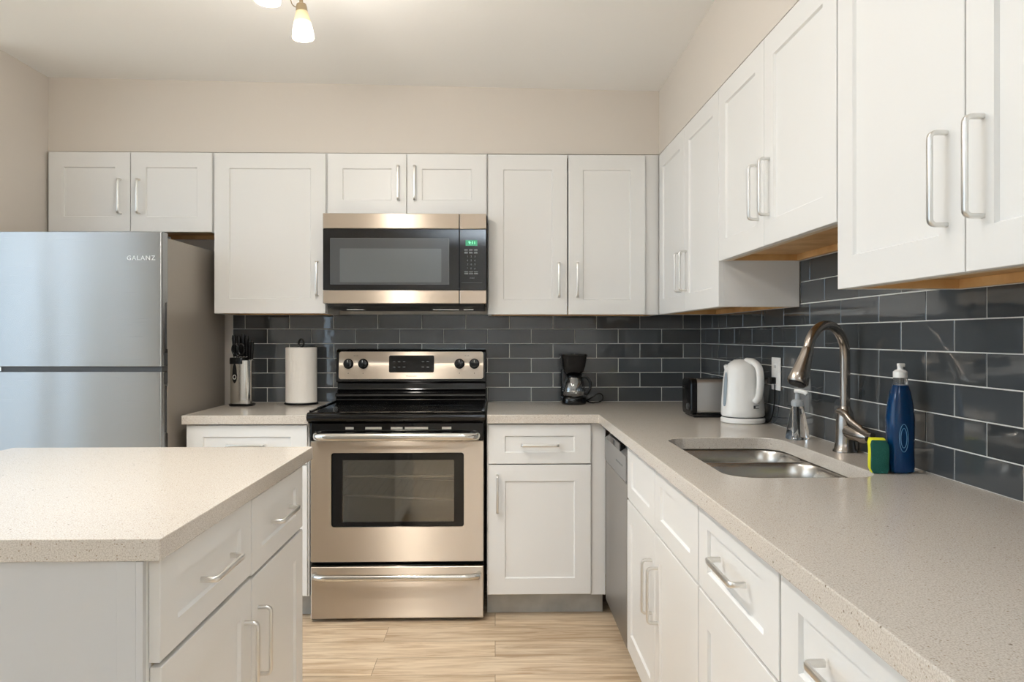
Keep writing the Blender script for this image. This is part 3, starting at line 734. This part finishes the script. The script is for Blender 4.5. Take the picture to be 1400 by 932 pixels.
# ------------------------------------------------------------------ unseen fill lamps on stands, added to brighten the ceiling
for (x, y, lb) in ((.15, -1.9, 'added upward fill light on a slim stand behind the camera'), (-3.4, .6, 'added upward fill light on a slim stand in the living area to the left')):
    t = thing('fill_uplight', lb, 'fill light', (x, y, 0))
    bm = bmesh.new(); lathe(bm, [(0, 0), (.13, 0), (.13, .015), (.02, .03), (.011, .05), (.011, 1.72), (0, 1.72)], 28); obj('stand', bm, M['nickel'], t, smooth=True)
    bm = bmesh.new(); lathe(bm, [(.01, 1.70), (.05, 1.715), (.10, 1.75), (.14, 1.80), (.137, 1.80), (.097, 1.755), (.05, 1.722), (.01, 1.71)], 32); obj('bowl', bm, M['whiteplastic'], t, smooth=True)
    ld = bpy.data.lights.new('uplight', 'SPOT'); ld.energy = UP_FILL; ld.color = (.76, .88, 1); ld.spot_size = math.radians(140); ld.spot_blend = .5; ld.shadow_soft_size = .08
    lo = bpy.data.objects.new('uplight', ld); C.objects.link(lo); lo.parent = t; lo.location = (0, 0, 1.79); lo.rotation_euler = (PI, 0, 0)

# ------------------------------------------------------------------ wall outlet
t = thing('wall_outlet', 'white wall outlet plate on the tiles behind the kettle', 'outlet', (XR-.0095, 2.785, 1.092), -PI/2)
obj('cover_plate', rbox_bm(-.042, .042, -.006, -.0005, -.062, .062, .002), M['whiteplastic'], t)
for z in (-.026, .026):
    bm = bmesh.new(); box(bm, -.017, .017, -.0085, -.006, z-.016, z+.016, .001); s2 = obj('socket_face', bm, M['whiteplastic'], t)
    bm = bmesh.new(); box(bm, -.009, -.006, -.0089, -.008, z-.004, z+.006); box(bm, .006, .009, -.0089, -.008, z-.004, z+.006); obj('slots', bm, M['blackmatte'], s2)

# ------------------------------------------------------------------ kettle
CT = .8955
t = thing('electric_kettle', 'white plastic electric kettle between toaster and faucet', 'kettle', (.978, 2.90, CT))
bm = bmesh.new(); lathe(bm, [(0, 0), (.080, 0), (.085, .004), (.085, .016), (.080, .021), (0, .021)], 40); obj('power_base', bm, M['whiteplastic'], t, smooth=True)
bm = bmesh.new(); lathe(bm, [(.079, .0215), (.079, .0245)], 40, cap0=True, cap1=True); obj('base_gap', bm, M['darkgrey'], t)
bm = bmesh.new(); n = 40; loops = []
prof = [(.0795, .025), (.0835, .030), (.0835, .05), (.081, .09), (.077, .13), (.073, .17), (.068, .205), (.062, .228), (.050, .243), (.030, .2505), (.008, .2525)]
for i, (r0, z) in enumerate(prof):
    dx = -.004*max(0, (z-.05))/.2
    loops.append([(dx+r0*math.cos(2*PI*k/n), r0*.96*math.sin(2*PI*k/n), z-(.012*(math.cos(2*PI*k/n)*-.5+.5)*max(0, (z-.19)/.06) if z < .249 else .004)) for k in range(n)])
loft(bm, loops); kb = obj('body', bm, M['whiteplastic'], t, smooth=True)
bm = bmesh.new(); d = Vector((.33, -.944, 0)).normalized()
hp = [(.025, .243), (.060, .240), (.092, .222), (.104, .185), (.103, .14), (.095, .105), (.079, .088)]
tube(bm, smooth_path([tuple(d*a+Vector((0, 0, z))) for a, z in hp], 6), .0125, 14, ry=.015); obj('handle', bm, M['whiteplastic'], t, smooth=True)
bm = bmesh.new(); tube(bm, [(-.050, .004, .206), (-.062, .005, .216), (-.069, .006, .224)], [.020, .013, .006], 16, ry=.018); obj('spout', bm, M['whiteplastic'], t, smooth=True)
bm = bmesh.new(); loops = []      # water level window on the left side
for z, w_, off_ in ((.065, .005, .0822), (.075, .010, .0818), (.12, .012, .0785), (.17, .011, .0745), (.19, .008, .0725), (.198, .003, .071)):
    lp_ = []
    for k in range(7):
        a = math.radians(196)+ (k-3)/3*w_/.08
        rr0 = off_+.0012; lp_.append((rr0*math.cos(a)-.004*(z-.05)/.2, rr0*.97*math.sin(a), z))
    loops.append(lp_)
loft(bm, loops, False, False, closed=False); obj('water_window', bm, M['waterwindow'], kb, smooth=True)
ax = math.radians(-72)
bm = bmesh.new(); box(bm, -.010, .013, -.001, .0012, -.006, .006, .0004); xform(bm, Matrix.Translation((.0822*math.cos(ax), .0795*math.sin(ax), .066)) @ Matrix.Rotation(ax+PI/2, 4, 'Z')); lg = obj('badge', bm, M['darkgrey'], kb)
bm = bmesh.new(); box(bm, -.002, .014, -.0022, -.0008, -.003, .003, .0003); xform(bm, Matrix.Translation((.0822*math.cos(ax), .0795*math.sin(ax), .066)) @ Matrix.Rotation(ax+PI/2, 4, 'Z')); obj('badge_bar', bm, M['whiteplastic'], lg)
bm = bmesh.new(); tube(bm, smooth_path([(.078, -.02, .008), (.082, -.05, .006), (.084, -.085, .03), (.085, -.108, .09), (.085, -.113, .155), (.082, -.115, .170)], 6), .003, 8); obj('power_cord', bm, M['black'], t, smooth=True)
bm = bmesh.new(); box(bm, .062, .0835, -.130, -.100, .158, .184, .004); obj('plug', bm, M['black'], t)

# ------------------------------------------------------------------ toaster
t = thing('toaster', 'two-slice black and steel toaster left of the kettle', 'toaster', (.815, 3.060, CT))
TL, TD, TT = .235, .145, .158
bm = bmesh.new(); loops = []
for x in (.026, TL-.022):
    loops.append([(x, y, z) for y, z in rrect(.004, TD-.004, .014, TT, .018, 5)])
loft(bm, loops); obj('steel_shell', bm, M['toaster'], t, smooth=True)
for x0, x1 in ((0, .026), (TL-.022, TL)):
    bm = bmesh.new(); loft(bm, [[(x, y, z) for y, z in rrect(ins, TD-ins, .010+ins*.5, TT+.004-ins, .022, 5)] for x, ins in ((x0, .004 if x0 == 0 else 0), (x0+.004, 0), (x1-.004, 0), (x1, 0 if x0 == 0 else .004))]); obj('end_cap', bm, M['black'], t, smooth=True)
obj('base', rbox_bm(.012, TL-.012, .002, TD-.002, .0, .0135, .003), M['black'], t)
bm = bmesh.new(); box(bm, -.014, .003, .052, .092, .118, .130, .003); obj('lever', bm, M['black'], t)
bm = bmesh.new(); lathe(bm, [(.013, 0), (.013, .008), (.0, .010)], 20); xform(bm, Matrix.Translation((.0, .035, .045)) @ Matrix.Rotation(-PI/2, 4, 'Y')); obj('browning_knob', bm, M['darkgrey'], t, smooth=True)
bm = bmesh.new()
for y in (.038, .082): box(bm, .045, TL-.045, y, y+.026, TT-.001, TT+.0008)
obj('bread_slots', bm, M['blackmatte'], t)

# ------------------------------------------------------------------ coffee maker and carafe
t = thing('coffee_maker', 'small black drip coffee maker on the back counter', 'coffee maker', (.393, 3.725, CT))
bm = bmesh.new(); loft(bm, [[(x, y, z) for x, y in rrect(-.062+i_, .062-i_, -.085+i_, .078-i_, .045, 6)] for i_, z in ((.004, 0), (0, .006), (0, .030), (.003, .036))]); obj('warming_base', bm, M['blackgloss'], t, smooth=True)
bm = bmesh.new(); loft(bm, [[(x, y, z) for x, y in rrect(-.058, .050, .025, .078, .015, 5)] for z in (.034, .17)]); obj('water_tank', bm, M['blackgloss'], t, smooth=True)
bm = bmesh.new(); loft(bm, [[(x, y, z) for x, y in rrect(-.040-w_, .040+w_, -.055-w_, .076, .035, 6)] for w_, z in ((0, .150), (.010, .165), (.018, .190), (.024, .235), (.028, .243), (.026, .250), (.015, .253))]); obj('filter_housing', bm, M['blackgloss'], t, smooth=True)
bm = bmesh.new(); tube(bm, smooth_path([(.055, .03, .012), (.075, .03, .014), (.100, .02, .030), (.128, .02, .048), (.150, .03, .043), (.157, .04, .022), (.145, .045, .006), (.120, .03, .0035), (.095, .0, .004), (.06, .05, .012)], 7), .0032, 8); obj('power_cord', bm, M['black'], t, smooth=True)
t = thing('coffee_carafe', 'glass coffee carafe with black handle inside the coffee maker', 'carafe', (.393, 3.692, CT+.0375))
bm = bmesh.new(); lathe(bm, [(0, 0), (.046, 0), (.054, .010), (.058, .030), (.056, .052), (.047, .076), (.038, .092), (.036, .100)], 32); obj('glass_body', bm, M['carafe'], t, smooth=True)
bm = bmesh.new(); lathe(bm, [(.037, .096), (.039, .098), (.039, .106), (.02, .110), (0, .110)], 32); obj('lid', bm, M['black'], t, smooth=True)
bm = bmesh.new(); lathe(bm, [(.0585, .028), (.0592, .028), (.0592, .034), (.0585, .034)], 32); obj('band', bm, M['chrome'], t, smooth=True)
bm = bmesh.new(); tube(bm, smooth_path([(.034, -.005, .100), (.060, -.012, .098), (.080, -.018, .075), (.080, -.018, .045), (.066, -.014, .018), (.055, -.01, .016)], 5), .0075, 10, ry=.005); obj('handle', bm, M['black'], t, smooth=True)

# ------------------------------------------------------------------ knife block with knives and scissors
KB = (-1.236, 3.640, CT)
t = thing('knife_block', 'steel-clad upright knife block beside the refrigerator', 'knife block', KB)
bm = bmesh.new(); loft(bm, [[(x, y, z) for x, y in rrect(-.058+i_, .058-i_, -.040+i_, .050-i_, .03, 6)] for i_, z in ((.002, 0), (0, .003), (0, .010), (.006, .013))]); obj('base', bm, M['black'], t, smooth=True)
bm = bmesh.new(); loft(bm, [[(x, y, z) for x, y in rrect(-.052, .052, -.034, .044, .026, 6)] for z in (.013, .222)]); kbd = obj('steel_sleeve', bm, M['chrome'], t, smooth=True)
bm = bmesh.new(); loft(bm, [[(x, y, z) for x, y in rrect(-.052-i_, .022+i_, -.036-i_, .044, .022, 6)] for i_, z in ((.0015, .205), (.0015, .232), (0, .236))]); obj('top_insert', bm, M['black'], t, smooth=True)
bm = bmesh.new(); loft(bm, [[(-.024+.013*s*math.cos(a_)*(1.0 if math.sin(a_) < 0 else .8), -.0345-.0012*(j == 1), .16+.048*s*math.sin(a_)) for a_ in [2*PI*k/24 for k in range(24)]] for j, s in ((0, 1), (1, .95))]); em = obj('emblem', bm, M['black'], kbd)
bm = bmesh.new(); lathe(bm, [(.0085, 0), (.0085, .002), (.0055, .002), (.0055, 0)], 20, sy=1.4); xform(bm, Matrix.Translation((-.024, -.0352, .142)) @ Matrix.Rotation(PI/2, 4, 'X')); obj('emblem_ring', bm, M['nickel'], em)
def knife(dx, dy, h, w_, lean, label):
    k = thing('kitchen_knife', label, 'knife', (KB[0]+dx, KB[1]+dy, CT+.2365), 0, 'knives in the knife block')
    k.rotation_euler = (0, lean, 0)
    bm = bmesh.new(); loft(bm, [[(x, y, z) for x, y in rrect(-w_/2*s, w_/2*s, -.009*s, .009*s, .004*s, 3)] for z, s in ((.002, .8), (.01, 1), (h*.5, .92), (h*.85, 1.08), (h, .8))]); obj('grip', bm, M['black'], k, smooth=True)
    bm = bmesh.new(); loft(bm, [[(x, y, z) for x, y in rrect(-w_/2, w_/2, -.007, .007, .003, 3)] for z in (-.0, .004)]); obj('bolster', bm, M['chrome'], k, smooth=True)
knife(-.040, .018, .108, .016, -.06, 'black-handled knife at the left side of the knife block')
knife(-.022, .024, .104, .016, -.02, 'black-handled knife second from left in the knife block')
knife(-.005, .028, .112, .016, 0, 'black-handled knife at the middle back of the knife block')
knife(.012, .026, .106, .017, .02, 'black-handled knife just right of centre in the knife block')
k_side = [(.029, .020, .100, .015, .03, 'black-handled knife near the right edge of the knife block'), (.043, .010, .090, .014, .05, 'black-handled knife at the far right of the knife block')]
for a in k_side:
    knife(a[0], a[1], a[2], a[3], a[4], a[5])
    bpy.data.objects[[o.name for o in bpy.data.objects if o.get('label') == a[5]][0]].location.z = CT+.2225
t = thing('kitchen_scissors', 'black-handled scissors standing at the front of the knife block', 'scissors', (KB[0]-.012, KB[1]-.020, CT+.2365))
for s in (-1, 1):
    bm = bmesh.new(); loop_ = [(s*.017+.014*math.cos(a_)-s*.002, 0, .040+.026*math.sin(a_)) for a_ in [2*PI*k/20 for k in range(20)]]
    tube(bm, loop_+[loop_[0], loop_[1]], .0042, 8, caps=False); tube(bm, [(s*.008, 0, .018), (s*.002, 0, .002)], .0045, 8); obj('grip_loop', bm, M['black'], t, smooth=True)
bm = bmesh.new(); box(bm, -.006, .006, -.002, .002, -.0, .012, .001); obj('blades', bm, M['chrome'], t)

# ------------------------------------------------------------------ paper towel
PT = (-.970, 3.725, CT)
t = thing('paper_towel_holder', 'black wire paper towel holder with a loop top', 'paper towel holder', PT)
bm = bmesh.new(); lathe(bm, [(0, 0), (.080, 0), (.084, .003), (.080, .008), (0, .009)], 36); obj('base', bm, M['black'], t, smooth=True)
bm = bmesh.new(); tube(bm, [(0, 0, .006), (0, 0, .288)], .004, 10)
tube(bm, smooth_path([(-.003, 0, .285), (-.012, 0, .300), (-.009, 0, .318), (0, 0, .325), (.009, 0, .318), (.012, 0, .300), (.003, 0, .285)], 5), .0042, 8); obj('rod', bm, M['black'], t, smooth=True)
bm = bmesh.new(); lathe(bm, [(.020, .0), (.074, .0), (.0765, .003), (.0765, .271), (.074, .274), (.020, .274), (.020, .0)], 48)
o = obj('paper_towel_roll', bm, M['paper'], smooth=True); o.location = (PT[0], PT[1], CT+.0095); tag(o, 'full white paper towel roll on the black holder', 'paper towel roll')

# ------------------------------------------------------------------ faucet
FB = Vector((1.028, 2.150, CT)); dirv = Vector((-math.cos(math.radians(30)), -math.sin(math.radians(30)), 0))
t = thing('kitchen_faucet', 'brushed nickel gooseneck pull-down faucet at the sink', 'faucet', FB)
bm = bmesh.new(); lathe(bm, [(0, 0), (.0345, 0), (.0345, .004), (.030, .010), (.027, .03), (.0255, .06), (.025, .095), (.022, .115), (.016, .128), (.0142, .134)], 32); obj('base_column', bm, M['faucet'], t, smooth=True)
R_ = .085; zc = .385-.0145-R_; pts = [Vector((0, 0, .125)), Vector((0, 0, .20)), Vector((0, 0, zc-.01))]
for i in range(1, 15):
    a = PI*i/14*.93; pts.append(dirv*(R_-R_*math.cos(a))+Vector((0, 0, zc+R_*math.sin(a))))
bm = bmesh.new(); tube(bm, [tuple(p) for p in pts], .0142, 18); obj('gooseneck', bm, M['faucet'], t, smooth=True)
e0 = pts[-1]; hd = (pts[-1]-pts[-2]).normalized(); hd = (hd+dirv*.14).normalized(); hd = Vector(hd)
bm = bmesh.new(); tube(bm, [tuple(e0+hd*s) for s in (0, .004, .02, .05, .08, .103, .108)], [.0150, .0165, .0175, .0215, .0260, .0295, .0270], 24); sh = obj('spray_head', bm, M['faucet'], t, smooth=True)
bm = bmesh.new(); tube(bm, [tuple(e0+hd*s) for s in (.1085, .112)], [.024, .022], 24); obj('spray_nozzle', bm, M['black'], sh, smooth=True)
side = hd.cross(Vector((0, 0, 1))).normalized(); outn = side.cross(hd).normalized()
if outn.dot(Vector((1, 0, 0))) < 0: outn = -outn
bm = bmesh.new(); tube(bm, [tuple(e0+hd*s+outn*q) for s, q in ((.045, .017), (.055, .022), (.075, .026), (.090, .026), (.096, .022))], [.003, .007, .008, .007, .003], 10); obj('spray_button', bm, M['black'], sh, smooth=True)
# lever hub points to the camera side and lever sweeps over it
hv = Vector((.20, -.98, 0)).normalized()
bm = bmesh.new(); tube(bm, [tuple(hv*s+Vector((0, 0, .064-s*.12))) for s in (.0, .03, .060, .088, .098)], [.020, .022, .0215, .018, .011], 20); hub = obj('lever_hub', bm, M['faucet'], t, smooth=True)
lv = [(-.016, .012, .118), (-.012, -.022, .112), (-.006, -.050, .092), (.003, -.085, .075), (.008, -.115, .067), (.010, -.140, .066)]
bm = bmesh.new(); tube(bm, smooth_path(lv, 6), [.006]+[.011]*12+[.012]*6+[.010]*6+[.007]*6, 12, ry=.008) ; obj('lever', bm, M['faucet'], t, smooth=True)

# ------------------------------------------------------------------ hand soap pump
t = thing('soap_dispenser', 'clear flared hand soap pump bottle behind the faucet head', 'soap dispenser', (.998, 2.42, CT), math.radians(25))
def sq(bm, prof, n=6):
    loops = [[(x, y, z) for x, y in rrect(-w_, w_, -d_, d_, rr0, n)] for w_, d_, rr0, z in prof]
    loft(bm, loops)
bm = bmesh.new(); sq(bm, [(.033, .024, .012, 0), (.036, .026, .014, .004), (.033, .024, .014, .03), (.025, .020, .013, .07), (.021, .018, .014, .095), (.020, .018, .016, .105), (.014, .014, .0135, .112)]); obj('bottle', bm, M['clear'], t, smooth=True)
bm = bmesh.new(); lathe(bm, [(.019, .108), (.020, .112), (.020, .122), (.016, .128), (.008, .131), (.007, .150), (0, .151)], 24); pmp = obj('pump_collar', bm, mat('frosted_pump', (226, 232, 236), .3, 0, Transmission_Weight=.5), t, smooth=True)
bm = bmesh.new(); tube(bm, smooth_path([(-.004, .008, .158), (.002, -.008, .158), (.006, -.024, .155), (.008, -.031, .149)], 4), .007, 10, ry=.0055); obj('pump_head', bm, M['whiteplastic'], t, smooth=True)
bm = bmesh.new(); tube(bm, [(0, 0, .010), (0, 0, .108)], .0025, 8); obj('dip_tube', bm, M['whiteplastic'], t, smooth=True)

# ------------------------------------------------------------------ dish soap bottle and sponge
t = thing('dish_soap_bottle', 'tall blue dish soap bottle with white flip cap by the sink', 'soap bottle', (1.010, 1.822, CT))
bm = bmesh.new(); n = 32; loops = []
for w_, d_, z in ((.026, .022, 0), (.031, .026, .004), (.0325, .027, .02), (.031, .026, .06), (.0325, .027, .10), (.0325, .027, .135), (.029, .0245, .17), (.023, .021, .20), (.0175, .0175, .217)):
    loops.append([(w_*math.copysign(abs(math.cos(a_))**.8, math.cos(a_)), d_*math.copysign(abs(math.sin(a_))**.8, math.sin(a_)), z) for a_ in [2*PI*k/n for k in range(n)]])
loft(bm, loops); bb = obj('bottle', bm, M['bluesoap'], t, smooth=True)
bm = bmesh.new(); lathe(bm, [(.0175, .2172), (.0170, .232), (.015, .235), (0, .2352)], 24); obj('clear_neck', bm, M['clear'], t, smooth=True)
bm = bmesh.new(); lathe(bm, [(.0, .2355), (.0165, .2355), (.0165, .250), (.012, .254), (.007, .256), (.006, .266), (0, .267)], 24)
box(bm, -.006, .010, -.006, .006, .262, .271, .002); obj('flip_cap', bm, M['whiteplastic'], t, smooth=True)
bm = bmesh.new()
for a0, b0 in ((.011, .034), (.0075, .024)):
    lp2 = [(a0*math.cos(a_)-.006, -.0268-.001, .088+b0*math.sin(a_)) for a_ in [2*PI*k/28 for k in range(28)]]
    tube(bm, lp2+[lp2[0], lp2[1]], .0009, 6, caps=False)
obj('embossed_oval', bm, mat('embossed_print', (90, 140, 180), .2), bb)

t = thing('sponge', 'yellow and green scrubbing sponge leaning by the blue bottle', 'sponge', (.951, 1.818, CT), math.radians(-14))
def slab(x0, x1, y0, y1, z0, z1, nm, m_):
    bm = bmesh.new(); loops = []
    for k in range(9):
        z = z0+(z1-z0)*k/8; w_ = .003*math.sin(k*.9)+.010*(k/8)**2; e_ = .004 if k in (0, 8) else 0
        loops.append([(x, y+w_, z) for x, y in rrect(x0+e_, x1-e_, y0+e_*.3, y1-e_*.3, .003, 3)])
    loft(bm, loops); obj(nm, bm, m_, t, smooth=True)
slab(-.020, .022, -.0105, .012, .0005, .084, 'foam', M['yellow']); slab(-.0185, .0225, -.0225, -.0108, .001, .080, 'scouring_pad', M['green'])
